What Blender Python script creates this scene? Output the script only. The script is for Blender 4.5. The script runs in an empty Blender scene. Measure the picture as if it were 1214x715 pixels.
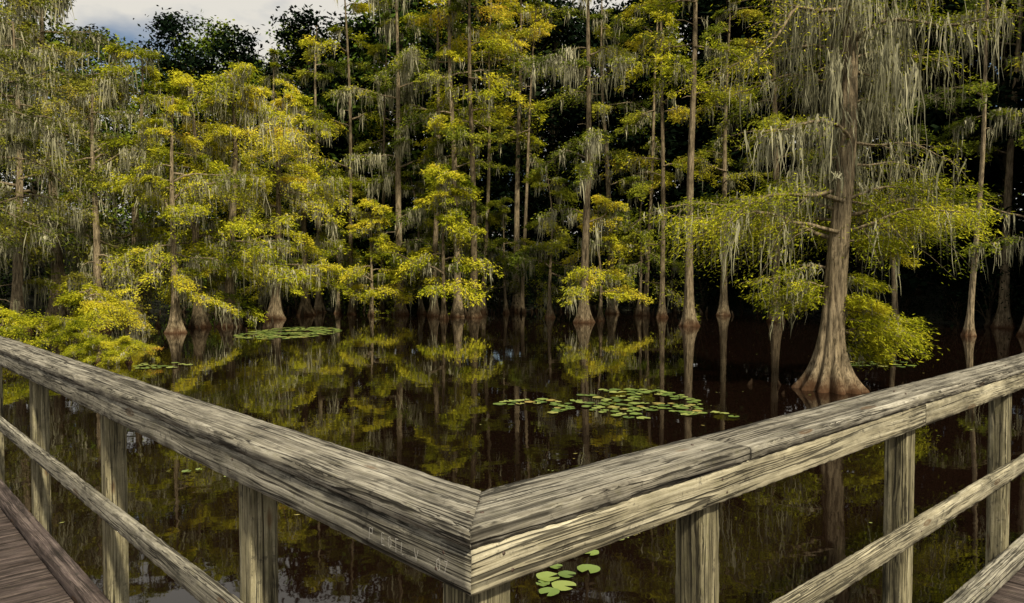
import bpy, math, random
import numpy as np
from mathutils import Vector, Matrix, noise as mnoise
rad=math.radians
scene=bpy.context.scene
scene.view_settings.view_transform='Standard'
scene.view_settings.look='None'
scene.view_settings.exposure=0

# ------------------------------------------------------------ helpers
def link(o,parent=None):
    scene.collection.objects.link(o)
    if parent is not None: o.parent=parent
    return o
def empty(name,loc=(0,0,0)):
    e=bpy.data.objects.new(name,None); e.location=loc; e.empty_display_size=.3
    scene.collection.objects.link(e); return e
class MB:
    """numpy mesh accumulator"""
    def __init__(s): s.v=[];s.f4=[];s.t=[];s.n=0
    def quads(s,v,f,t=None):
        v=np.asarray(v,dtype=np.float32); f=np.asarray(f,dtype=np.int64)
        s.v.append(v); s.f4.append(f+s.n); s.n+=len(v)
        s.t.append(np.full(len(v),.5,np.float32) if t is None else np.broadcast_to(np.asarray(t,dtype=np.float32),(len(v),)).copy())
    def mesh(s,name,mat,smooth=False):
        me=bpy.data.meshes.new(name)
        V=np.concatenate(s.v); F=np.concatenate(s.f4)
        me.vertices.add(len(V)); me.vertices.foreach_set('co',V.ravel())
        me.loops.add(F.size); me.loops.foreach_set('vertex_index',F.ravel().astype(np.int32))
        me.polygons.add(len(F))
        me.polygons.foreach_set('loop_start',np.arange(0,F.size,4,dtype=np.int32))
        me.polygons.foreach_set('loop_total',np.full(len(F),4,np.int32))
        if smooth: me.polygons.foreach_set('use_smooth',np.ones(len(F),bool))
        a=me.attributes.new('tint','FLOAT','POINT'); a.data.foreach_set('value',np.concatenate(s.t))
        me.update(calc_edges=True); me.validate()
        me.materials.append(mat); return me
def tube(mb,pts,rs,k=5,t=.5):
    pts=np.asarray(pts,float); n=len(pts)
    d=np.gradient(pts,axis=0); d/=np.linalg.norm(d,axis=1)[:,None]+1e-9
    up=np.tile([0.,0.,1.],(n,1)); bad=np.abs(d[:,2])>.93; up[bad]=[1,0,0]
    a=np.cross(d,up); a/=np.linalg.norm(a,axis=1)[:,None]+1e-9; b=np.cross(d,a)
    th=np.arange(k)*2*math.pi/k
    V=pts[:,None,:]+np.asarray(rs)[:,None,None]*(np.cos(th)[None,:,None]*a[:,None,:]+np.sin(th)[None,:,None]*b[:,None,:])
    i=np.arange(n-1)[:,None]*k; j=np.arange(k)[None,:]; j2=(j+1)%k
    F=np.stack([i+j,i+j2,i+k+j2,i+k+j],-1).reshape(-1,4)
    mb.quads(V.reshape(-1,3),F,t)
def leaves(mb,p,d,nrm,l,w,t):
    d=d/(np.linalg.norm(d,axis=1)[:,None]+1e-9)
    s=np.cross(d,nrm); s/=np.linalg.norm(s,axis=1)[:,None]+1e-9
    N=len(p); l=np.asarray(l)[:,None]; w=np.asarray(w)[:,None]
    V=np.stack([p,p+d*l*.45+s*w*.5,p+d*l,p+d*l*.45-s*w*.5],1).reshape(-1,3)
    F=np.arange(4*N).reshape(N,4)
    mb.quads(V,F,np.repeat(t,4))

# ------------------------------------------------------------ materials
def newmat(name):
    m=bpy.data.materials.new(name); m.use_nodes=True
    nt=m.node_tree; nt.nodes.clear()
    out=nt.nodes.new('ShaderNodeOutputMaterial'); return m,nt,out
def N(nt,t,**kw):
    n=nt.nodes.new(t)
    for k,v in kw.items(): setattr(n,k,v)
    return n
def ramp(nt,stops,interp='LINEAR'):
    r=nt.nodes.new('ShaderNodeValToRGB'); cr=r.color_ramp; cr.interpolation=interp
    while len(cr.elements)<len(stops): cr.elements.new(.5)
    for e,(p,c) in zip(cr.elements,stops):
        e.position=p; e.color=(c,c,c,1) if isinstance(c,(int,float)) else (*c,1)
    return r
def math_(nt,op,a,b=None,clamp=False):
    n=nt.nodes.new('ShaderNodeMath'); n.operation=op; n.use_clamp=clamp
    for i,x in enumerate((a,b)):
        if x is None: continue
        if isinstance(x,(int,float)): n.inputs[i].default_value=x
        else: nt.links.new(x,n.inputs[i])
    return n.outputs[0]
def mixc(nt,f,a,b,mode='MIX'):
    n=nt.nodes.new('ShaderNodeMix'); n.data_type='RGBA'; n.blend_type=mode
    for i,x in ((0,f),(6,a),(7,b)):
        if isinstance(x,(int,float)): n.inputs[i].default_value=x
        elif isinstance(x,tuple): n.inputs[i].default_value=(*x,1)
        else: nt.links.new(x,n.inputs[i])
    return n.outputs[2]

def leafmat(name,stops,transl=.35,big=.25):
    m,nt,out=newmat(name); L=nt.links.new
    at=N(nt,'ShaderNodeAttribute',attribute_name='tint')
    oi=N(nt,'ShaderNodeObjectInfo')
    tc=N(nt,'ShaderNodeTexCoord'); nz=N(nt,'ShaderNodeTexNoise'); nz.inputs['Scale'].default_value=big; nz.inputs['Detail'].default_value=1
    L(tc.outputs['Object'],nz.inputs['Vector'])
    v=math_(nt,'ADD',math_(nt,'MULTIPLY',at.outputs['Fac'],.55),math_(nt,'MULTIPLY',nz.outputs['Fac'],.45))
    v=math_(nt,'ADD',v,math_(nt,'MULTIPLY',math_(nt,'SUBTRACT',oi.outputs['Random'],.5),.24))
    r=ramp(nt,stops); L(v,r.inputs['Fac'])
    p=N(nt,'ShaderNodeBsdfDiffuse'); L(r.outputs['Color'],p.inputs['Color'])
    if transl>0:
        tr=N(nt,'ShaderNodeBsdfTranslucent'); L(r.outputs['Color'],tr.inputs['Color'])
        ms=N(nt,'ShaderNodeMixShader'); ms.inputs[0].default_value=transl
        L(p.outputs[0],ms.inputs[1]); L(tr.outputs[0],ms.inputs[2]); L(ms.outputs[0],out.inputs['Surface'])
    else: L(p.outputs[0],out.inputs['Surface'])
    return m
M_cyp=leafmat('cypress_foliage',[(.2,(.07,.10,.008)),(.40,(.34,.36,.018)),(.56,(.66,.62,.04)),(.8,(.78,.63,.06)),(.95,(.60,.30,.06))],.3)
M_cyp2=leafmat('cypress_foliage_green',[(.2,(.035,.055,.010)),(.45,(.15,.19,.02)),(.65,(.40,.41,.035)),(.85,(.54,.46,.05)),(1,(.44,.21,.05))],.3)
M_cyp3=leafmat('cypress_foliage_olive',[(.2,(.04,.05,.010)),(.45,(.14,.16,.02)),(.65,(.34,.33,.04)),(.9,(.50,.41,.06))],.25)
M_broad=leafmat('broadleaf_foliage',[(.2,(.014,.030,.006)),(.5,(.06,.10,.014)),(.75,(.16,.20,.02)),(1,(.26,.26,.03))],0)
M_dark=leafmat('foliage_painted_shade',[(.2,(.0025,.005,.003)),(.5,(.006,.012,.006)),(.8,(.016,.026,.010)),(1,(.04,.04,.015))],0)  # forest shade painted into the leaf colour, near black
M_moss=leafmat('spanish_moss',[(.2,(.15,.145,.085)),(.5,(.31,.295,.185)),(.9,(.48,.45,.30))],0,.6)

def barkmat(name,c0,c1,base):
    m,nt,out=newmat(name); L=nt.links.new
    tc=N(nt,'ShaderNodeTexCoord'); oi=N(nt,'ShaderNodeObjectInfo')
    mp=N(nt,'ShaderNodeMapping'); mp.inputs['Scale'].default_value=(9,9,.9); L(tc.outputs['Object'],mp.inputs['Vector'])
    nz=N(nt,'ShaderNodeTexNoise'); nz.inputs['Scale'].default_value=1.8; nz.inputs['Detail'].default_value=8; nz.inputs['Roughness'].default_value=.75
    L(mp.outputs[0],nz.inputs['Vector'])
    r=ramp(nt,[(.38,c0),(.60,c1)]); L(nz.outputs['Fac'],r.inputs['Fac'])
    sp=N(nt,'ShaderNodeSeparateXYZ'); L(tc.outputs['Object'],sp.inputs[0])
    n2=N(nt,'ShaderNodeTexNoise'); n2.inputs['Scale'].default_value=2.2; n2.inputs['Detail'].default_value=4; L(tc.outputs['Object'],n2.inputs['Vector'])
    zz=math_(nt,'ADD',sp.outputs['Z'],math_(nt,'MULTIPLY',math_(nt,'SUBTRACT',n2.outputs['Fac'],.5),.8))
    r2=ramp(nt,[(0.0,.95),(.18,.75),(.5,.0)]); L(zz,r2.inputs['Fac'])
    c=mixc(nt,r2.outputs['Color'],r.outputs['Color'],base)
    c=mixc(nt,1.0,c,mixc(nt,n2.outputs['Fac'],(.35,.36,.30),(1.5,1.45,1.4)),'MULTIPLY')
    c=mixc(nt,1.0,c,mixc(nt,oi.outputs['Random'],(.5,.47,.41),(1.2,1.15,1.02)),'MULTIPLY')
    p=N(nt,'ShaderNodeBsdfDiffuse')
    L(c,p.inputs['Color'])
    b=N(nt,'ShaderNodeBump'); b.inputs['Strength'].default_value=1; b.inputs['Distance'].default_value=.07; L(nz.outputs['Fac'],b.inputs['Height']); L(b.outputs[0],p.inputs['Normal'])
    L(p.outputs[0],out.inputs['Surface']); return m
M_bark=barkmat('cypress_bark',(.06,.048,.035),(.44,.37,.28),(.09,.048,.030))
M_barkd=barkmat('dark_bark',(.03,.025,.02),(.10,.085,.065),(.03,.02,.015))

def woodmat(name,ca,cb,cc,crack=1.0,green=.3):
    m,nt,out=newmat(name); L=nt.links.new
    tc=N(nt,'ShaderNodeTexCoord'); oi=N(nt,'ShaderNodeObjectInfo')
    add=N(nt,'ShaderNodeVectorMath',operation='ADD'); sc=N(nt,'ShaderNodeVectorMath',operation='SCALE')
    cx=N(nt,'ShaderNodeCombineXYZ'); 
    for i in range(3): L(oi.outputs['Random'],cx.inputs[i])
    L(cx.outputs[0],sc.inputs[0]); sc.inputs['Scale'].default_value=37
    L(tc.outputs['Object'],add.inputs[0]); L(sc.outputs[0],add.inputs[1])
    wn=N(nt,'ShaderNodeTexNoise'); wn.inputs['Scale'].default_value=2.3; wn.inputs['Detail'].default_value=2; L(add.outputs[0],wn.inputs['Vector'])
    ws=N(nt,'ShaderNodeVectorMath',operation='SCALE'); ws.inputs['Scale'].default_value=.022; L(wn.outputs['Color'],ws.inputs[0])
    co=N(nt,'ShaderNodeVectorMath',operation='ADD'); L(add.outputs[0],co.inputs[0]); L(ws.outputs[0],co.inputs[1])
    def nz(scale,s,det,ro=.6):
        mp=N(nt,'ShaderNodeMapping'); mp.inputs['Scale'].default_value=scale; L(co.outputs[0],mp.inputs['Vector'])
        n=N(nt,'ShaderNodeTexNoise'); n.inputs['Scale'].default_value=s; n.inputs['Detail'].default_value=det; n.inputs['Roughness'].default_value=ro
        L(mp.outputs[0],n.inputs['Vector']); return n.outputs['Fac']
    grain=nz((.8,42,42),1.0,8,.72)
    fine=nz((4,260,260),1.0,4,.75)
    stain=nz((1,3,3),3.5,8,.7)
    ck=nz((.45,22,22),1.0,2,.4)
    ck2=nz((1.1,70,70),1.0,3,.5)
    blot=nz((7,9,9),3,9,.75)
    speck=nz((30,45,45),3,4,.7)
    r=ramp(nt,[(.38,ca),(.5,cb),(.62,cc)]); L(math_(nt,'ADD',math_(nt,'MULTIPLY',grain,.6),math_(nt,'MULTIPLY',fine,.4)),r.inputs['Fac'])
    rs=ramp(nt,[(.34,.40),(.48,.88),(.62,1.22)]); L(stain,rs.inputs['Fac'])
    c=mixc(nt,1.0,r.outputs['Color'],rs.outputs['Color'],'MULTIPLY')
    rb=ramp(nt,[(.52,0.0),(.66,1.0)]); L(blot,rb.inputs['Fac'])
    c=mixc(nt,math_(nt,'MULTIPLY',rb.outputs['Color'],green),c,(.20,.185,.09))
    rbd=ramp(nt,[(.36,1.0),(.43,0.0)]); L(blot,rbd.inputs['Fac'])
    c=mixc(nt,math_(nt,'MULTIPLY',rbd.outputs['Color'],.65),c,(.045,.040,.032))
    rsp=ramp(nt,[(.62,0.0),(.70,.6)]); L(speck,rsp.inputs['Fac'])
    c=mixc(nt,rsp.outputs['Color'],c,(.05,.045,.037))
    def line(v,w):
        a=math_(nt,'ABSOLUTE',math_(nt,'SUBTRACT',v,.5))
        rr=ramp(nt,[(0,1.0),(w*.5,.9),(w,0.0)]); L(a,rr.inputs['Fac']); return rr.outputs['Color']
    gate=ramp(nt,[(.40,0.0),(.52,1.0)]); L(nz((1.2,3,3),2.0,3),gate.inputs['Fac'])
    gate2=ramp(nt,[(.40,0.2),(.5,1.0)]); L(nz((1.0,4,4),1.7,3),gate2.inputs['Fac'])
    l1=math_(nt,'MULTIPLY',line(ck,.018),gate2.outputs['Color']); l2=math_(nt,'MULTIPLY',line(ck2,.035),gate.outputs['Color'])
    cr=math_(nt,'MULTIPLY',math_(nt,'MAXIMUM',l1,l2),crack,True)
    mpk=N(nt,'ShaderNodeMapping'); mpk.inputs['Scale'].default_value=(2.0,7,7); L(co.outputs[0],mpk.inputs['Vector'])
    vo=N(nt,'ShaderNodeTexVoronoi'); vo.inputs['Scale'].default_value=1.0; L(mpk.outputs[0],vo.inputs['Vector'])
    rk=ramp(nt,[(.0,.6),(.05,.9),(.075,.3),(.10,1.0),(.13,0.0)]); L(vo.outputs['Distance'],rk.inputs['Fac'])
    c=mixc(nt,math_(nt,'MULTIPLY',rk.outputs['Color'],.75),c,(.12,.062,.025))
    c=mixc(nt,math_(nt,'MULTIPLY',cr,.92),c,(.014,.012,.009))
    p=N(nt,'ShaderNodeBsdfPrincipled'); p.inputs['Roughness'].default_value=.9; p.inputs['Specular IOR Level'].default_value=.15
    L(c,p.inputs['Base Color'])
    h=math_(nt,'ADD',math_(nt,'MULTIPLY',grain,.45),math_(nt,'MULTIPLY',fine,.4))
    h=math_(nt,'SUBTRACT',h,math_(nt,'MULTIPLY',cr,1.3))
    b=N(nt,'ShaderNodeBump'); b.inputs['Strength'].default_value=.9; b.inputs['Distance'].default_value=.0035
    L(h,b.inputs['Height']); L(b.outputs[0],p.inputs['Normal'])
    L(p.outputs[0],out.inputs['Surface']); return m
M_cap=woodmat('weathered_cap_wood',(.08,.07,.055),(.245,.222,.175),(.49,.455,.375),1.0,.25)
M_fas=woodmat('weathered_fascia_wood',(.10,.09,.07),(.30,.275,.215),(.52,.48,.385),.95,.35)
M_fas2=woodmat('tan_fascia_wood',(.13,.11,.07),(.36,.32,.22),(.58,.53,.39),.9,.3)
M_post=woodmat('post_wood',(.07,.06,.035),(.23,.20,.12),(.45,.405,.265),.9,.55)
M_deck=woodmat('deck_wood',(.04,.028,.025),(.10,.075,.068),(.21,.165,.145),.8,.1)

def simple(name,c,r=.6):
    m,nt,out=newmat(name); p=N(nt,'ShaderNodeBsdfPrincipled')
    nz=N(nt,'ShaderNodeTexNoise'); nz.inputs['Scale'].default_value=30; 
    nt.links.new(mixc(nt,nz.outputs['Fac'],tuple(x*.6 for x in c),tuple(x*1.3 for x in c)),p.inputs['Base Color'])
    p.inputs['Roughness'].default_value=r; nt.links.new(p.outputs[0],out.inputs['Surface']); return m
M_nail=simple('rusty_nail',(.08,.05,.035),.6)
M_scr=simple('scratched_bare_wood',(.66,.62,.54),.9)

# ground
m,nt,out=newmat('swamp_ground'); L=nt.links.new
tc=N(nt,'ShaderNodeTexCoord'); nz=N(nt,'ShaderNodeTexNoise'); nz.inputs['Scale'].default_value=.8; nz.inputs['Detail'].default_value=9; L(tc.outputs['Object'],nz.inputs['Vector'])
r=ramp(nt,[(.3,(.008,.009,.005)),(.6,(.022,.024,.011)),(.8,(.04,.03,.018))]); L(nz.outputs['Fac'],r.inputs['Fac'])
p=N(nt,'ShaderNodeBsdfPrincipled'); p.inputs['Roughness'].default_value=.95; L(r.outputs['Color'],p.inputs['Base Color'])
b=N(nt,'ShaderNodeBump'); b.inputs['Distance'].default_value=.3; L(nz.outputs['Fac'],b.inputs['Height']); L(b.outputs[0],p.inputs['Normal']); L(p.outputs[0],out.inputs['Surface'])
M_ground=m
# water
m,nt,out=newmat('swamp_water'); L=nt.links.new
tc=N(nt,'ShaderNodeTexCoord')
n1=N(nt,'ShaderNodeTexNoise'); n1.inputs['Scale'].default_value=1.3; n1.inputs['Detail'].default_value=3; L(tc.outputs['Object'],n1.inputs['Vector'])
n2=N(nt,'ShaderNodeTexNoise'); n2.inputs['Scale'].default_value=.12; n2.inputs['Detail'].default_value=3; L(tc.outputs['Object'],n2.inputs['Vector'])
b=N(nt,'ShaderNodeBump'); b.inputs['Strength'].default_value=1; b.inputs['Distance'].default_value=.005
L(math_(nt,'MULTIPLY',n1.outputs['Fac'],n2.outputs['Fac']),b.inputs['Height'])
p=N(nt,'ShaderNodeBsdfPrincipled'); L(mixc(nt,n2.outputs['Fac'],(.009,.0042,.0024),(.0045,.0024,.0016)),p.inputs['Base Color'])
p.inputs['Roughness'].default_value=.02; p.inputs['IOR'].default_value=1.36
L(b.outputs[0],p.inputs['Normal']); L(p.outputs[0],out.inputs['Surface'])
M_water=m
# lily
m,nt,out=newmat('lily_pad_leaf'); L=nt.links.new
at=N(nt,'ShaderNodeAttribute',attribute_name='tint')
r=ramp(nt,[(0,(.08,.13,.03)),(.5,(.18,.25,.05)),(.85,(.32,.36,.10)),(1,(.34,.26,.07))]); L(at.outputs['Fac'],r.inputs['Fac'])
p=N(nt,'ShaderNodeBsdfPrincipled'); p.inputs['Roughness'].default_value=.35; L(r.outputs['Color'],p.inputs['Base Color']); L(p.outputs[0],out.inputs['Surface'])
M_lily=m

# ------------------------------------------------------------ camera
CAMZ=3.0
cam=bpy.data.cameras.new('camera'); co=bpy.data.objects.new('camera',cam); link(co)
co.location=(0,0,CAMZ); co.rotation_euler=(rad(90-1.9),0,0)
cam.sensor_width=36; cam.lens=26.33; cam.clip_start=.05; cam.clip_end=3000
scene.camera=co

# ------------------------------------------------------------ terrain + water
def shore(x):
    return 66-max(0,x-18)*1.8-max(0,-x-30)*1.1 + 1.5*math.sin(x*.31)+math.sin(x*.83)
def shoreC(x): return max(22,shore(x))
def gz(x,y):
    d=y-shoreC(x)
    if d<-6: z=-1.3
    elif d<2: z=-1.3+1.6*((d+6)/8)
    elif d<30: z=.3+(d-2)/28*6
    else: z=6.3+min(6,(d-30)*.1)
    return z+.15*math.sin(x*1.1+y*.7)
xs=np.concatenate([[-900,-500,-250],np.arange(-120,121,4),[250,500,900]])
ys=np.concatenate([[-900,-300,-60,0],np.arange(16,140,4),[200,400,1200]])
vs=[(x,y,gz(x,y)) for y in ys for x in xs]; nx=len(xs)
fs=[(j*nx+i,j*nx+i+1,(j+1)*nx+i+1,(j+1)*nx+i) for j in range(len(ys)-1) for i in range(nx-1)]
me=bpy.data.meshes.new('ground'); me.from_pydata(vs,[],fs); me.materials.append(M_ground)
for q in me.polygons: q.use_smooth=True
link(bpy.data.objects.new('ground',me))
me=bpy.data.meshes.new('lake_water'); me.from_pydata([(-400,-300,0),(400,-300,0),(400,140,0),(-400,140,0)],[],[(0,1,2,3)]); me.materials.append(M_water)
link(bpy.data.objects.new('lake_water',me))

# ------------------------------------------------------------ trees
def trunk_mesh(rng,mb,H,r0,F,zs,lean=(0,0),wob=.25,K=28,flutes=7,top=.12,fdeep=.75):
    ph=rng.uniform(0,6.28,4)
    def cen(z):
        u=z/H
        return np.array([lean[0]*u+wob*math.sin(2.3*u*3+ph[0])*u, lean[1]*u+wob*math.sin(1.7*u*3+ph[1])*u, z])
    hs=np.concatenate([np.linspace(-.8,zs*3,22),np.linspace(zs*3,H,26)[1:]])
    th=np.arange(K)*2*math.pi/K
    rings=[]
    for z in hs:
        zz=max(z,0)
        base=r0*(top+(1-top)*(1-zz/H)**.85) if zz<H else r0*top
        e=math.exp(-(zz/zs)); fl=F*e
        mod=np.abs(np.sin(th*flutes/2+ph[2]+.4*np.sin(th*2+ph[3])))**.7
        r=base*(1+.06*np.sin(3*th+ph[0])+.06*np.sin(7*th+zz*2)) + fl*(1.2-fdeep+fdeep*mod+.15*np.sin(th*2+ph[1]))
        c=cen(z)
        rings.append(np.stack([c[0]+r*np.cos(th),c[1]+r*np.sin(th),np.full(K,z)],1))
    V=np.concatenate(rings); n=len(hs)
    i=np.arange(n-1)[:,None]*K; j=np.arange(K)[None,:]; j2=(j+1)%K
    mb.quads(V,np.stack([i+j,i+j2,i+K+j2,i+K+j],-1).reshape(-1,4),.5)
    return cen
def moss_clump(rng,mb,p,n,length,spread=.12,w=.024):
    tn=rng.uniform(.1,.9)
    for k in range(n):
        Lm=length*rng.uniform(.15,1)**1.3+.1
        o=p+rng.normal(0,1,3)*[spread,spread,spread*.6]
        s=6; u=np.linspace(0,1,s)
        ax=rng.uniform(0,6.28); side=np.array([math.cos(ax),math.sin(ax),0])
        drift=rng.normal(0,.08,2)
        cx=np.zeros((s,3)); cx[:,2]=-u*Lm
        cx[:,0]=np.cumsum(rng.normal(0,.03,s))+drift[0]*u*Lm; cx[:,1]=np.cumsum(rng.normal(0,.03,s))+drift[1]*u*Lm
        ww=w*rng.uniform(.5,1.5)*np.array([.6,1,.9,.6,.35,.05])*rng.uniform(.4,1.5,s)
        V=np.empty((2*s,3)); V[0::2]=o+cx+side*ww[:,None]; V[1::2]=o+cx-side*ww[:,None]
        F=np.array([[2*i,2*i+1,2*i+3,2*i+2] for i in range(s-1)])
        mb.quads(V,F,min(1,max(0,tn+rng.normal(0,.25))))
def branch(rng,W,Fo,Mo,p0,az,L,rise,droop,tw,nleaf,ll,lw,moss,mlen,tint,dens0=.15,twl=.40,rb=None,vs=.6,mw=.024):
    s=9; u=np.linspace(0,1,s)
    d=np.array([math.cos(az),math.sin(az),0.])
    perp=np.array([-d[1],d[0],0])
    c1,c2=rng.normal(0,.18,2)
    def P(t):
        t=np.asarray(t,float)
        return p0+ d*(L*t)[...,None] + perp*(L*c1*t**2+L*.05*np.sin(t*7+c2*20))[...,None] + np.array([0,0,1.])*(L*(rise*t-droop*t**2)+L*.03*np.sin(t*9+c1*30))[...,None]
    rb=rb or (.014+.011*L)
    tube(W,P(u),rb*(1-u)**.8+.006,5)
    for k in range(tw):
        t=dens0+(1-dens0)*(k+rng.random())/tw
        q=P(t); sgn=1 if k%2 else -1
        a2=az+2*c1*t+sgn*rng.uniform(.3,1.3)*(1-.5*t)
        tl=L*twl*(1.15-.75*t)*rng.uniform(.5,1.4)+.15
        e=np.array([math.cos(a2),math.sin(a2),rng.uniform(-.4,.4)])
        dr=rng.uniform(.15,.6)
        uu=np.linspace(0,1,4)
        tp=q+e*(tl*uu)[:,None]; tp[:,2]-=dr*tl*uu**2
        tube(W,tp,(.008+.003*tl)*(1-uu)+.003,3)
        n=int(nleaf*rng.uniform(.3,1.4)*(.4+tl/(L*twl)))
        if n>0:
            t3=rng.random(n)**.75
            B=q+e*(tl*t3)[:,None]; B[:,2]-=dr*tl*t3**2
            sp=tl*.13+.05
            B+=rng.normal(0,1,(n,3))*[sp,sp,sp*vs]
            ang=a2+rng.normal(0,1.1,n)
            D=np.stack([np.cos(ang),np.sin(ang),rng.normal(-.4,.45,n)],1)
            Nn=rng.normal(0,.8,(n,3))+[0,0,.9]
            tt=np.clip(tint+rng.normal(0,.13)+rng.normal(0,.10,n),0,1)
            leaves(Fo,B,D,Nn,ll*rng.uniform(.6,1.3,n),lw*rng.uniform(.7,1.3,n),tt)
        if rng.random()<moss:
            moss_clump(rng,Mo,q+e*tl*.4,int(rng.integers(6,15)),mlen*rng.uniform(.3,1),.05+.04*mlen,mw)
    if moss>0:
        for k in range(int(moss*5)+1):
            moss_clump(rng,Mo,P(rng.uniform(.2,.95)),int(rng.integers(8,18)),mlen*rng.uniform(.3,1.1),.06+.05*mlen,mw)

def make_cypress(seed,H,r0,F,zs,z0,nbr,Lf,tw,nleaf,ll,lw,moss,mlen,mat,lean=(0,0),skip=.0,var=(.35,1.45),wob=.22,gap=0.,vs=.5,mw=.03):
    rng=np.random.default_rng(seed); W=MB();Fo=MB();Mo=MB()
    cen=trunk_mesh(rng,W,H,r0,F,zs,lean,wob)
    Mo.quads(np.array([[0,0,.5],[.01,0,.5],[.01,.01,.5],[0,.01,.5]]),[[0,1,2,3]])
    az=rng.uniform(0,6.28); gp=rng.uniform(0,6.28)
    for k in range(nbr):
        z=z0+(H-z0)*((k+rng.random())/nbr)**.95
        z=min(z,H-.05)
        az+=2.4+rng.normal(0,.9)
        f=(z-z0)/(H-z0)
        L=Lf(f)*rng.uniform(*var)
        if gap and math.sin(z*1.1+gp)+.5*math.sin(z*2.3+az)<-gap and f<.8: continue
        if rng.random()<skip:
            pt=cen(z); e=np.array([math.cos(az),math.sin(az),rng.uniform(-.2,.4)])
            tube(W,[pt,pt+e*L*.25,pt+e*L*.5+[0,0,-.1*L]],[.035,.025,.008],4)
            if rng.random()<.7: moss_clump(rng,Mo,pt+e*L*.35,9,mlen*.9,.15,mw)
            continue
        branch(rng,W,Fo,Mo,cen(z),az,L,rng.uniform(-.05,.7),rng.uniform(.2,.7),tw,nleaf,ll,lw,moss*rng.uniform(.0,1.9),mlen,rng.uniform(.2,.8),vs=vs,mw=mw)
    return (W.mesh('trunk',M_bark,True),Fo.mesh('foliage',mat),Mo.mesh('spanish_moss',M_moss))
def make_broad(seed,H,R,z0,ncl,nl,ll,mat,rtr=.25):
    rng=np.random.default_rng(seed); W=MB();Fo=MB()
    cen=trunk_mesh(rng,W,H*.9,rtr,.2,.5,(rng.normal(0,.6),rng.normal(0,.6)),.3,12,5)
    for k in range(ncl):
        f=((k+rng.random())/ncl)
        z=z0+(H-z0)*f
        rr=R*(math.sin(math.pi*min(1,.18+.8*f))**.6)*rng.uniform(.35,1.0)**.6
        a=rng.uniform(0,6.28); c=np.array([rr*math.cos(a),rr*math.sin(a),z])+rng.normal(0,.4,3)
        s=rng.uniform(.45,1.15)
        if k%2==0:
            q=cen(max(z0*.6,z-1.5)); tube(W,[q,(q+c)/2+[0,0,.2],c],[.06,.035,.01],4)
        n=int(nl*s*s*rng.uniform(.7,1.2))
        g=rng.normal(0,1,(n,3)); B=c+g*[s*.75,s*.75,s*.42]
        ang=rng.uniform(0,6.28,n); D=np.stack([np.cos(ang),np.sin(ang),rng.normal(-.3,.5,n)],1)
        Nn=rng.normal(0,.7,(n,3))+[0,0,.7]
        tt=np.clip(rng.uniform(.15,.8)+.06*g[:,2]+rng.normal(0,.12,n),0,1)
        leaves(Fo,B,D,Nn,ll*rng.uniform(.6,1.3,n),ll*.55*rng.uniform(.6,1.3,n),tt)
    return (W.mesh('trunk',M_barkd,True),Fo.mesh('foliage',mat))
def place(name,meshes,x,y,z=0,rot=0,s=1,sz=None,parent=None,tilt=0):
    e=empty(name,(x,y,z)); e.rotation_euler=(R.gauss(0,tilt),R.gauss(0,tilt),rot) if tilt else (0,0,rot); e.scale=(s,s,sz or s)
    if parent: e.parent=parent
    for mm in meshes:
        link(bpy.data.objects.new(mm.name.split('.')[0],mm),e)
    return e
R=random.Random(5)
tallL=lambda f:(1.7+2.2*math.sin(math.pi*min(1,f*.9+.12)))*(1 if f<.85 else 1-(f-.85)*4)
T=[]
T.append(make_cypress(100,27,.23,.34,.7,2.6,38,tallL,11,60,.26,.075,.3,1.6,M_cyp,(.5,0),.15,gap=.2))
T.append(make_cypress(101,28,.28,.36,.8,7.0,30,tallL,11,60,.26,.075,.3,1.6,M_cyp2,(-.6,0),.2,gap=.25))
T.append(make_cypress(102,29,.19,.25,.6,4.6,31,tallL,10,58,.26,.075,.25,1.5,M_cyp,(.4,.3),.2,gap=.2))
T.append(make_cypress(103,28,.29,.44,.8,2.0,36,tallL,11,50,.26,.07,.9,2.3,M_cyp2,(-.4,0),.2,gap=.3))
T.append(make_cypress(110,26,.17,.22,.6,11,20,tallL,10,54,.26,.075,.25,1.5,M_cyp2,(.9,0),.25,gap=.3))
T.append(make_cypress(111,28,.27,.36,.7,13.5,24,tallL,11,58,.26,.075,.2,1.3,M_cyp,(-.2,0),.2))
wideL=lambda f:4.4*(math.sin(math.pi*min(1,.20+.74*f))**.7)+.3
Wd=[]
for i in range(3):
    Wd.append(make_cypress(200+i,15.2+i*.9,.28,.48,.8,1.8,38,wideL,13,74,.22,.062,.45,1.8,M_cyp,(R.uniform(-.9,.9),0),.06,gap=.5,vs=.45))
for i in range(2):
    Wd.append(make_cypress(210+i,16.5+i*.9,.28,.50,.8,2.2,38,wideL,12,60,.21,.062,.8,2.1,M_cyp3,(R.uniform(-.9,.9),0),.12,gap=.5,vs=.45))
undL=lambda f:2.8*(1-f)**.5+.4
Un=[make_cypress(230+i,9.5+i,.13,.22,.5,1.6,27,undL,11,62,.22,.065,.4,1.3,[M_cyp,M_cyp2][i%2],(R.uniform(-.5,.5),0),.05,gap=.45) for i in range(2)]
tall=[(417,60,2,1),(452,62,4,.95),(475,59,3,1),(514,57,0,1),(543,56,1,.98),(562,55,5,1),(572,61,4,1.05),(612,64,5,1.03),(618,62,4,1),
      (692,49,3,.93),(726,61,1,.92),(765,58,4,1.05),(785,55,2,1),(817,45.5,5,.98),(858,58,1,.9),(920,50,1,.95),(1062,45,4,.9),(1150,38,4,.85),(1225,38,3,.85),(1190,44,1,.9),(378,63,1,.85),(330,63,0,.8)]
for px,Y,v,s in tall:
    place('bald_cypress_tree',T[v],(px-607)/888*Y,Y,0,R.uniform(0,6.28),s,tilt=.009)
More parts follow.
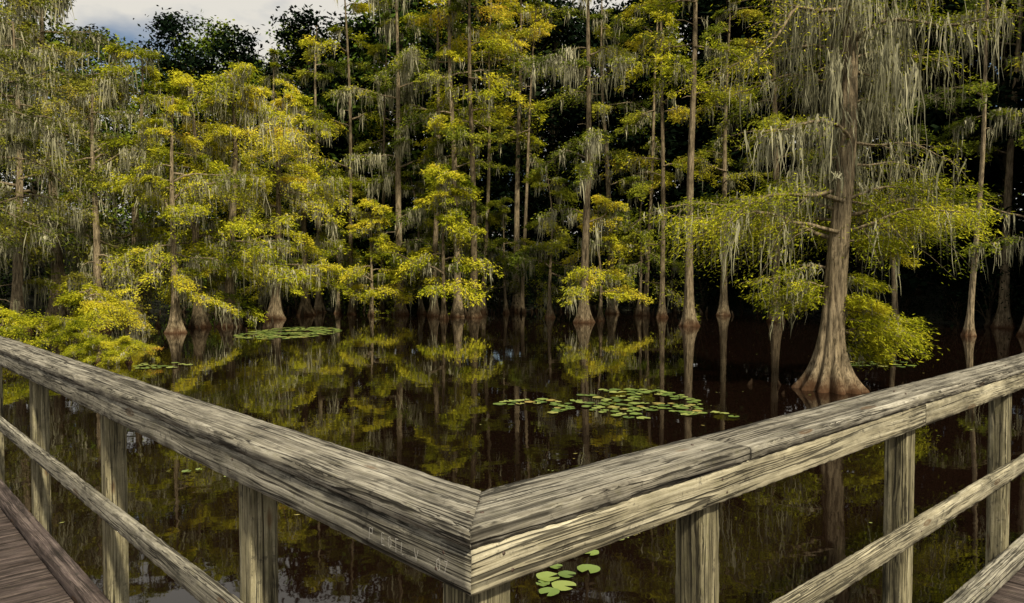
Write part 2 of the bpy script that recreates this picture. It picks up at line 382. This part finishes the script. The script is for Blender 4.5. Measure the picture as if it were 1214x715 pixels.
wide=[(272,45,0,1.0),(236,44.5,1,.92),(208,40,2,.74),(160,47,2,1.0),(70,48,3,1.30),(20,40,4,.95),(115,42,3,.86),(325,53,1,1.0),(-45,44,3,1.1),(-20,33,4,.75),(362,58,2,.95),(-110,40,0,1)]
for px,Y,v,s in wide:
    place('bald_cypress_tree',Wd[v],(px-607)/888*Y,Y,0,R.uniform(0,6.28),s,tilt=.015)
for px,Y,v,s in [(440,58,0,.95),(526,53,0,1.15),(500,60,1,1.1),(600,61,1,.9),(652,55,1,1.05),(712,51,0,.9),(757,58,1,1.1),(400,61,1,1.0),(545,60,1,1.2)]:
    place('young_cypress_tree',Un[v],(px-607)/888*Y,Y,0,R.uniform(0,6.28),s,tilt=.03)
bushL=lambda f:1.9*(1-f)**.5+.3
Bs=[make_cypress(300+i,2.0,.08,.2,.3,.5,16,bushL,11,95,.11,.03,.1,.5,M_cyp) for i in range(2)]
for x,y,v,s in [(-19.2,28,0,.9),(-17.0,29,1,.7),(-14.2,25.6,1,.5),(-13.4,26.1,0,.45),(-22,27,1,1.0),(-20.5,36,1,1.2)]:
    place('cypress_sapling',Bs[v],x,y,0,R.uniform(0,6),s)

# the big right-hand cypress
rng=np.random.default_rng(77); W=MB();Fo=MB();Mo=MB()
H=15.5
cen=trunk_mesh(rng,W,H,.30,.54,.58,(.75,.2),.2,64,11,.2,fdeep=.9)
def band(n,z0,z1,L0,L1,tw,nl,moss,ml,tint,rise=(.1,.35),droop=(.2,.45),azs=None,jit=.2,vs=.5):
    az=rng.uniform(0,6.28)
    for k in range(n):
        az+=2.4+rng.normal(0,.5)
        a=az if azs is None else azs[k%len(azs)]+rng.normal(0,jit)
        z=z0+(z1-z0)*(k+rng.random())/n
        branch(rng,W,Fo,Mo,cen(z),a,rng.uniform(L0,L1),rng.uniform(*rise),rng.uniform(*droop),tw,nl,.115,.026,moss*rng.uniform(.2,1.7),ml,tint+rng.normal(0,.08),vs=vs,mw=.015)
band(8,.9,2.4,.9,2.1,12,115,.1,.5,.6,azs=[0,.5,-.3,.2,-.5])
band(5,2.2,3.3,1.0,2.2,11,75,.4,1.1,.5,azs=[3.1,2.7,3.4,.1])
band(16,3.9,5.6,1.8,4.8,15,150,.4,1.7,.6,(-.05,.4),(.1,.4),azs=[0.1,3.1,-.3,3.5,.6,2.6,1.5,.2,2.9],vs=.4)
band(11,5.8,8.6,1.4,3.3,9,26,.7,2.0,.45,(.0,.5),(.3,.6),azs=[0.1,3.1,-.6,3.7,.9,2.3,1.5,.2,2.9])
band(14,8.6,12,1.8,4.4,12,62,.75,2.3,.48,(.0,.5),(.2,.6))
band(10,12,15.2,.8,2.8,12,80,.3,1.3,.5)
for k in range(30):
    z=rng.uniform(5.2,11); moss_clump(rng,Mo,cen(z)+rng.normal(0,.32,3)*[1,1,.2],22,rng.uniform(.5,2.0),.13,.016)
for k in range(20):
    z=rng.uniform(7.0,11.0); a=rng.uniform(0,6.28); rr=rng.uniform(.4,2.2)
    moss_clump(rng,Mo,cen(z)+np.array([rr*math.cos(a),rr*math.sin(a),0]),46,rng.uniform(1.0,3.2),.16,.016)
place('bald_cypress_tree',(W.mesh('trunk',M_bark,True),Fo.mesh('foliage',M_cyp),Mo.mesh('spanish_moss',M_moss)),8.47,19.9)

# forest mass
forest=empty('distant_forest')
Br=[make_broad(400+i,22,3.8,3,95,125,.40,M_broad) for i in range(3)]
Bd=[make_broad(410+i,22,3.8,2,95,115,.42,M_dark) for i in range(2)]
for row,(dy,sp) in enumerate([(3,5.0),(10,5.5),(18,6),(28,7)]):
    x=-85+row*1.7
    while x<85:
        xx=x+R.uniform(-1.5,1.5); yy=shoreC(xx)+dy+R.uniform(-1.5,2)
        base=1.36 if xx>-13 else (1.12+.24*max(0,(xx+22)/9) if xx>-22 else 1.12)
        if xx<-44: base=.9
        s=base*R.uniform(.86,1.1)
        pd=1.0 if xx>8 else (.8 if xx>0 else .08)  # share of trees with shade-darkened leaf colour, rising to the right
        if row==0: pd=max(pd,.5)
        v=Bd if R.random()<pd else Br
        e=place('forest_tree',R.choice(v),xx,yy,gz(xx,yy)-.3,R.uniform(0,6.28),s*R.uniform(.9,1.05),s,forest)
        x+=sp*(.55 if 17<xx<44 else 1)
shr=empty('shoreline_shrubs')
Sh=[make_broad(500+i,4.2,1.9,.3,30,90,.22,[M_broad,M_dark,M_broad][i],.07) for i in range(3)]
x=-60
while x<60:
    for dd in (-1.2,1.5):
        xx=x+R.uniform(-.7,.7); yy=shoreC(xx)+dd+R.uniform(-1,1)
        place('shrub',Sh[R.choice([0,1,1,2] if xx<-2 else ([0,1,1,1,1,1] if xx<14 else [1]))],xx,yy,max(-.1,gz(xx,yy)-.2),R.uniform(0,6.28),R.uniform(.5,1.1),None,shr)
    x+=1.9 if not 17<x<44 else 1.1

# cypress knees
rng=np.random.default_rng(9); mb=MB()
for k in range(150):
    if k<110:
        x=rng.uniform(-30,17); y=shoreC(x)-abs(rng.normal(0,3.5))-.5
    elif k<135:
        x=-18+rng.normal(0,2.5); y=44+rng.normal(0,2)
    else:
        x=8.47+rng.normal(0,1.1); y=20.2+rng.normal(0,.7)
    h=rng.uniform(.12,.75) if k<135 else rng.uniform(.05,.3)
    u=np.linspace(0,1,6); pts=np.stack([x+.05*np.sin(u*4+k),y+0*u,-.3+u*(h+.3)],1)
    tube(mb,pts,(.13*h+.07)*np.array([1.4,1.1,.8,.6,.45,.1]),7)
link(bpy.data.objects.new('cypress_knees',mb.mesh('cypress_knees',M_barkd,True)))

# lily pads
rng=np.random.default_rng(21)
def pads(spec,name='lily_pads'):
    mb=MB()
    for (x,y,r) in spec:
        a0=rng.uniform(0,6.28); n=18
        th=a0+np.linspace(.16,2*math.pi-.16,n)
        rr=r*(1+.05*np.sin(3*th+x)+rng.normal(0,.015,n))
        tilt=rng.normal(0,.03,2)
        X=rr*np.cos(th); Y=rr*np.sin(th)
        Z=.012+rng.uniform(0,.008)+np.abs(tilt[0]*X+tilt[1]*Y)+rng.uniform(0,.01)*(1+np.sin(5*th))*.5
        inner=np.array([[x+.02*r*math.cos(a0),y+.02*r*math.sin(a0),.012]])
        V=np.concatenate([inner,np.stack([x+X,y+Y,Z],1)])
        F=[[0,i,i+1,i+2] for i in range(1,n-1,2)]
        mb.quads(V,F,rng.uniform(0,1))
    link(bpy.data.objects.new(name,mb.mesh(name,M_lily)))
def patch(n,x0,x1,y0,y1,rmin,rmax):
    o=[];tries=0
    while len(o)<n and tries<n*40:
        tries+=1
        u,v=rng.uniform(-1,1,2)
        if u*u+v*v>1: continue
        x=(x0+x1)/2+u*(x1-x0)/2; y=(y0+y1)/2+v*(y1-y0)/2
        if mnoise.noise(Vector((x*1.1,y*.8,3)))<-.12: continue
        r=rng.uniform(rmin,rmax)
        if any((x-a)**2+(y-b)**2<(.82*(r+c))**2 for a,b,c in o): continue
        o.append((x,y,r))
    return o
pads(patch(26,-.45,1.4,16.2,18.2,.08,.16))
pads(patch(95,1.5,4.5,15.7,19.9,.08,.16)+patch(8,3.0,4.8,15.4,16.6,.09,.13))
pads(patch(330,-14.2,-9.4,35.5,44.5,.14,.26))
pads(patch(14,-12.8,-10.8,24.3,26,.12,.2))
pads(patch(22,11,14.2,24.5,27,.12,.2))
pads([(.35,7.0,.10),(.5,7.15,.12),(.36,7.35,.12),(.55,7.42,.09),(.78,7.55,.12),(.30,7.2,.07),(.62,7.95,.11),(.74,8.1,.12),(.85,8.0,.09),(1.22,8.5,.12),(1.4,8.62,.09),(.45,7.62,.07)])
pads([(-5.0,11.4,.07),(-4.85,11.5,.05),(2.3,11,.06)])
mb=MB()
n=260; P=np.stack([rng.uniform(-14,14,n),rng.uniform(8,50,n),np.full(n,.006)],1)
ang=rng.uniform(0,6.28,n); D=np.stack([np.cos(ang),np.sin(ang),np.zeros(n)],1)
leaves(mb,P,D,np.tile([0,0,1.],(n,1)),rng.uniform(.03,.10,n),rng.uniform(.02,.05,n),rng.uniform(.6,1,n))
link(bpy.data.objects.new('floating_leaves',mb.mesh('floating_leaves',M_lily)))

# ------------------------------------------------------------ boardwalk
C=Vector((-.079,1.411,0)); ul=Vector((-.679,.734,0)).normalized()
ur=Vector((ul.y,-ul.x,0))
ML=Matrix(((ul.x,-ur.x,0,C.x),(ul.y,-ur.y,0,C.y),(0,0,1,0),(0,0,0,1)))   # X=ul, Y=-ur
MR=Matrix(((ur.x,ul.x,0,C.x),(ur.y,ul.y,0,C.y),(0,0,1,0),(0,0,0,1)))     # X=ur, Y=ul
TOP=2.52; DECK=1.45
seedc=[0]
def plank(name,parent,Mx,x0,x1,y0,y1,z0,z1,mat,axis='X',mit0=0,mit1=0,bev=.004,rough=.0018,step=.02,warp=.0):
    seedc[0]+=1; sd=seedc[0]*7.31
    ex=[(x0,x1),(y0,y1),(z0,z1)]
    ai='XYZ'.index(axis); o=[i for i in range(3) if i!=ai]
    La=ex[ai][1]-ex[ai][0]; n=max(2,int(La/step))
    w=ex[o[0]][1]-ex[o[0]][0]; h=ex[o[1]][1]-ex[o[1]][0]
    prof=[]
    def edge(ax,ay,bx,by,k):
        for i in range(k): prof.append((ax+(bx-ax)*i/k,ay+(by-ay)*i/k))
    kw=max(2,int(w/.02)); kh=max(2,int(h/.02))
    b=bev; c=b*.3; g=b+.002
    prof.append((b,0)); edge(g,0,w-g,0,kw); prof+= [(w-g,0),(w-b,0),(w-c,c),(w,b)]
    edge(w,g,w,h-g,kh); prof+=[(w,h-g),(w,h-b),(w-c,h-c),(w-b,h)]
    edge(w-g,h,g,h,kw); prof+=[(g,h),(b,h),(c,h-c),(0,h-b)]
    edge(0,h-g,0,g,kh); prof+=[(0,g),(0,b),(c,c)]
    K=len(prof); V=[];F=[]
    cxm,cym=w/2,h/2
    for i in range(n+1):
        t=i/n*La
        for (px,py) in prof:
            e=(min(px,w-px)<b*1.2)+(min(py,h-py)<b*1.2)
            nv=mnoise.noise(Vector((t*5+sd,px*9,py*9+sd)))+.7*mnoise.noise(Vector((t*28+sd,px*40,py*40)))
            amp=rough*(2.0 if e==2 else .4)
            k=-abs(nv)*amp if e==2 else nv*amp
            dx=(px-cxm)/cxm*k; dy=(py-cym)/cym*k
            dy+=warp*mnoise.noise(Vector((t*.8+sd,0,0)))
            tt=t
            if i==0: tt=t+mit0*(ex[o[0]][0]+px)+ (0 if mit0 else .003*nv)
            elif i==n: tt=t+mit1*(ex[o[0]][0]+px)+(0 if mit1 else .003*nv)
            elif mit0 and t<.3: tt=t+mit0*(ex[o[0]][0]+px)*(1-t/.3)
            q=[0,0,0]; q[o[0]]=px+dx; q[o[1]]=py+dy; q[ai]=tt
            V.append((q[ai],q[o[0]],q[o[1]]))
    for i in range(n):
        for j in range(K):
            j2=(j+1)%K; F.append((i*K+j,i*K+j2,(i+1)*K+j2,(i+1)*K+j))
    F.append(tuple(range(K))[::-1]); F.append(tuple(n*K+j for j in range(K)))
    me=bpy.data.meshes.new(name); me.from_pydata(V,[],F); me.materials.append(mat)
    for q in me.polygons: q.use_smooth=len(q.vertices)==4
    me.update()
    ob=bpy.data.objects.new(name,me); link(ob,parent)
    perm=Matrix.Identity(4)
    cols={0:ai,1:o[0],2:o[1]}
    for r_ in range(3):
        for c_ in range(3): perm[r_][c_]=1.0 if cols[c_]==r_ else 0.0
    ob.matrix_world=Mx@Matrix.Translation((x0,y0,z0))@perm
    return ob
def nail(parent,Mx,x,y,z,face='Z',r=.004):
    mb=MB(); u=[-.004,.0008,.0012]; 
    pts=[(0,0,a) for a in u]; tube(mb,pts,[r,r,r*.3],8)
    ob=bpy.data.objects.new('nail',mb.mesh('nail',M_nail,False)); link(ob,parent)
    rot=Matrix.Identity(4) if face=='Z' else Matrix.Rotation(rad(90 if face=='-Y' else -90),4,'X')
    ob.matrix_world=Mx@Matrix.Translation((x,y,z))@rot
def railing(Mx,side,posts,caps,fasm):
    par=empty('wooden_railing')
    s=-1 if side=='L' else 1
    def Y(a,b): return (min(s*a,s*b),max(s*a,s*b))
    m0=(-1 if side=='L' else 1)
    for i,(a,b) in enumerate(caps):
        y=Y(-.003,.184)
        plank('cap_board',par,Mx,a,b,y[0],y[1],TOP-.042,TOP+(.0 if i%2==0 else -.004),M_cap,mit0=m0 if i==0 else 0,rough=.0038,bev=.005,warp=.002)
    y=Y(.003,.040)
    fcaps=[(0,caps[0][1]+.02 if side=='L' else 2.43),(caps[0][1]+.024 if side=='L' else 2.434,9)]
    for i,(a,b) in enumerate(fcaps):
        plank('fascia_board',par,Mx,a,b,y[0],y[1],TOP-.135,TOP-.0435,fasm,mit0=m0 if i==0 else 0,rough=.002,warp=.001)
    y=Y(.134,.172); plank('outer_fascia_board',par,Mx,.2,9,y[0],y[1],TOP-.135,TOP-.0435,M_fas,step=.1)
    y=Y(.003,.040)
    plank('middle_rail',par,Mx,.08,9,y[0],y[1],1.915,2.0,M_fas if side=='L' else M_fas2,rough=.0025,warp=.003,bev=.005)
    y=Y(-.045,.040)
    plank('kerb_board',par,Mx,.05 if side=='L' else .12,9,y[0],y[1],DECK+.004,DECK+.08,M_deck if side=='L' else M_fas,warp=.002)
    for t in posts:
        y=Y(.042,.132)
        plank('post',par,Mx,t-.045,t+.045,y[0],y[1],.3,TOP-.044,M_post,axis='Z',rough=.003,bev=.004)
        for dz in (.07,.11): nail(par,Mx,t+.012*(1 if dz>.1 else -1),s*.0026,TOP-dz,'-Y' if s>0 else '+Y')
        nail(par,Mx,t+.015,s*.0026,1.955,'-Y' if s>0 else '+Y')
        nail(par,Mx,t-.02,s*.06,TOP+.001); nail(par,Mx,t+.02,s*.12,TOP+.001)
    for t in posts[1::2]+[posts[-1]+.01]:
        mb=MB()
        tube(mb,[(0,0,z) for z in (-1.5,-.3,.5,1.2)],[.12,.12,.115,.11],16)
        ob=bpy.data.objects.new('pile',mb.mesh('pile',M_post,True)); link(ob,par); ob.matrix_world=Mx@Matrix.Translation((t+.3,-s*.25,0))
    return par
rl=railing(ML,'L',[.1,1.14,2.7,4.3,5.9,7.5],[(0,5.9),(5.91,9)],M_fas)
rr=railing(MR,'R',[.1,.90,2.386,3.82,5.3,6.8,8.3],[(0,1.02),(1.032,4.6),(4.61,9)],M_fas2)

# carved scratches on left fascia
mb=MB(); rng=np.random.default_rng(3)
glyph={'P':[[(0,0),(0,1),(.6,.95),(.6,.55),(0,.5)]],'E':[[(.6,0),(0,0),(0,1),(.6,1)],[(0,.5),(.45,.5)]],
'O':[[(.3,0),(0,.3),(.05,.8),(.35,1),(.65,.7),(.6,.2),(.3,0)]],'T':[[(.3,0),(.3,1)],[(0,1),(.7,1)]],'L':[[(0,1),(0,0),(.5,0)]],'V':[[(0,1),(.3,0),(.65,1)]],'0':[[(.3,0),(0,.3),(.05,.8),(.35,1),(.65,.7),(.6,.2),(.3,0)]],'7':[[(0,1),(.6,1),(.2,0)]],' ':[]}
xx=.0
for ch in 'P EOTL V  07':
    for st in glyph[ch]:
        for (a,b),(c,d) in zip(st[:-1],st[1:]):
            hgt=.026; p0=np.array([.36-(xx+a*.018),0,b*hgt]); p1=np.array([.36-(xx+c*.018),0,d*hgt])
            j=rng.normal(0,.0012,4); p0+=[j[0],0,j[1]]; p1+=[j[2],0,j[3]]
            dd=(p1-p0)/np.linalg.norm(p1-p0); nn=np.array([-dd[2],0,dd[0]])*.0007
            mb.quads([p0-nn,p0+nn,p1+nn,p1-nn],[[0,1,2,3]])
    xx+=.025
sc_=bpy.data.objects.new('carved_letters',mb.mesh('carved_letters',M_scr)); link(sc_,rl)
sc_.matrix_world=ML@Matrix.Translation((0,-.0018,TOP-.112))

# deck
dk=empty('boardwalk_deck')
a=-2.3
while a<9:
    plank('deck_board',dk,ML,a,a+.137,-.035,2.25,DECK-.038,DECK-R.uniform(0,.003),M_deck,axis='Y',step=.12,rough=.002); a+=.145
b=.04
while b<9:
    plank('deck_board',dk,MR,b,b+.137,-2.25,.035,DECK-.038,DECK-R.uniform(0,.003),M_deck,axis='Y',step=.12,rough=.002); b+=.145
plank('rim_joist',dk,ML,.05,9,-.04,-.003,DECK-.24,DECK-.042,M_deck,step=.1)
plank('rim_joist',dk,MR,.05,9,.003,.04,DECK-.24,DECK-.042,M_deck,step=.1)
plank('joist',dk,ML,-2.2,9,1.0,1.05,DECK-.24,DECK-.042,M_deck,step=.2)
plank('joist',dk,MR,.05,9,-1.1,-1.05,DECK-.24,DECK-.042,M_deck,step=.2)

# ------------------------------------------------------------ light
elev=rad(46); az_dir=Vector((.45,-.78,0)).normalized()
w=bpy.data.worlds.new('World'); scene.world=w; w.use_nodes=True; nt=w.node_tree; nt.nodes.clear(); L=nt.links.new
out=N(nt,'ShaderNodeOutputWorld'); bg=N(nt,'ShaderNodeBackground'); bg.inputs['Strength'].default_value=.08
sky=N(nt,'ShaderNodeTexSky'); sky.sky_type='NISHITA'; sky.sun_disc=False; sky.sun_elevation=elev; sky.sun_rotation=math.atan2(az_dir.x,az_dir.y)
tc=N(nt,'ShaderNodeTexCoord'); mp=N(nt,'ShaderNodeMapping'); mp.inputs['Scale'].default_value=(1,1,2.2); L(tc.outputs['Generated'],mp.inputs['Vector'])
nz=N(nt,'ShaderNodeTexNoise'); nz.inputs['Scale'].default_value=2.6; nz.inputs['Detail'].default_value=7; L(mp.outputs[0],nz.inputs['Vector'])
r=ramp(nt,[(.36,0.0),(.47,1.0)]); L(nz.outputs['Fac'],r.inputs['Fac'])
L(mixc(nt,r.outputs['Color'],sky.outputs['Color'],(9.6,9.2,8.3)),bg.inputs['Color']); L(bg.outputs[0],out.inputs['Surface'])
sd=bpy.data.lights.new('sun','SUN'); sd.energy=5.0; sd.angle=rad(3); sd.color=(1,.91,.70)
so=bpy.data.objects.new('sun',sd); link(so)
dirv=-(az_dir*math.cos(elev)+Vector((0,0,math.sin(elev))))
so.rotation_euler=dirv.to_track_quat('-Z','Y').to_euler()
print('objects',len(bpy.data.objects))
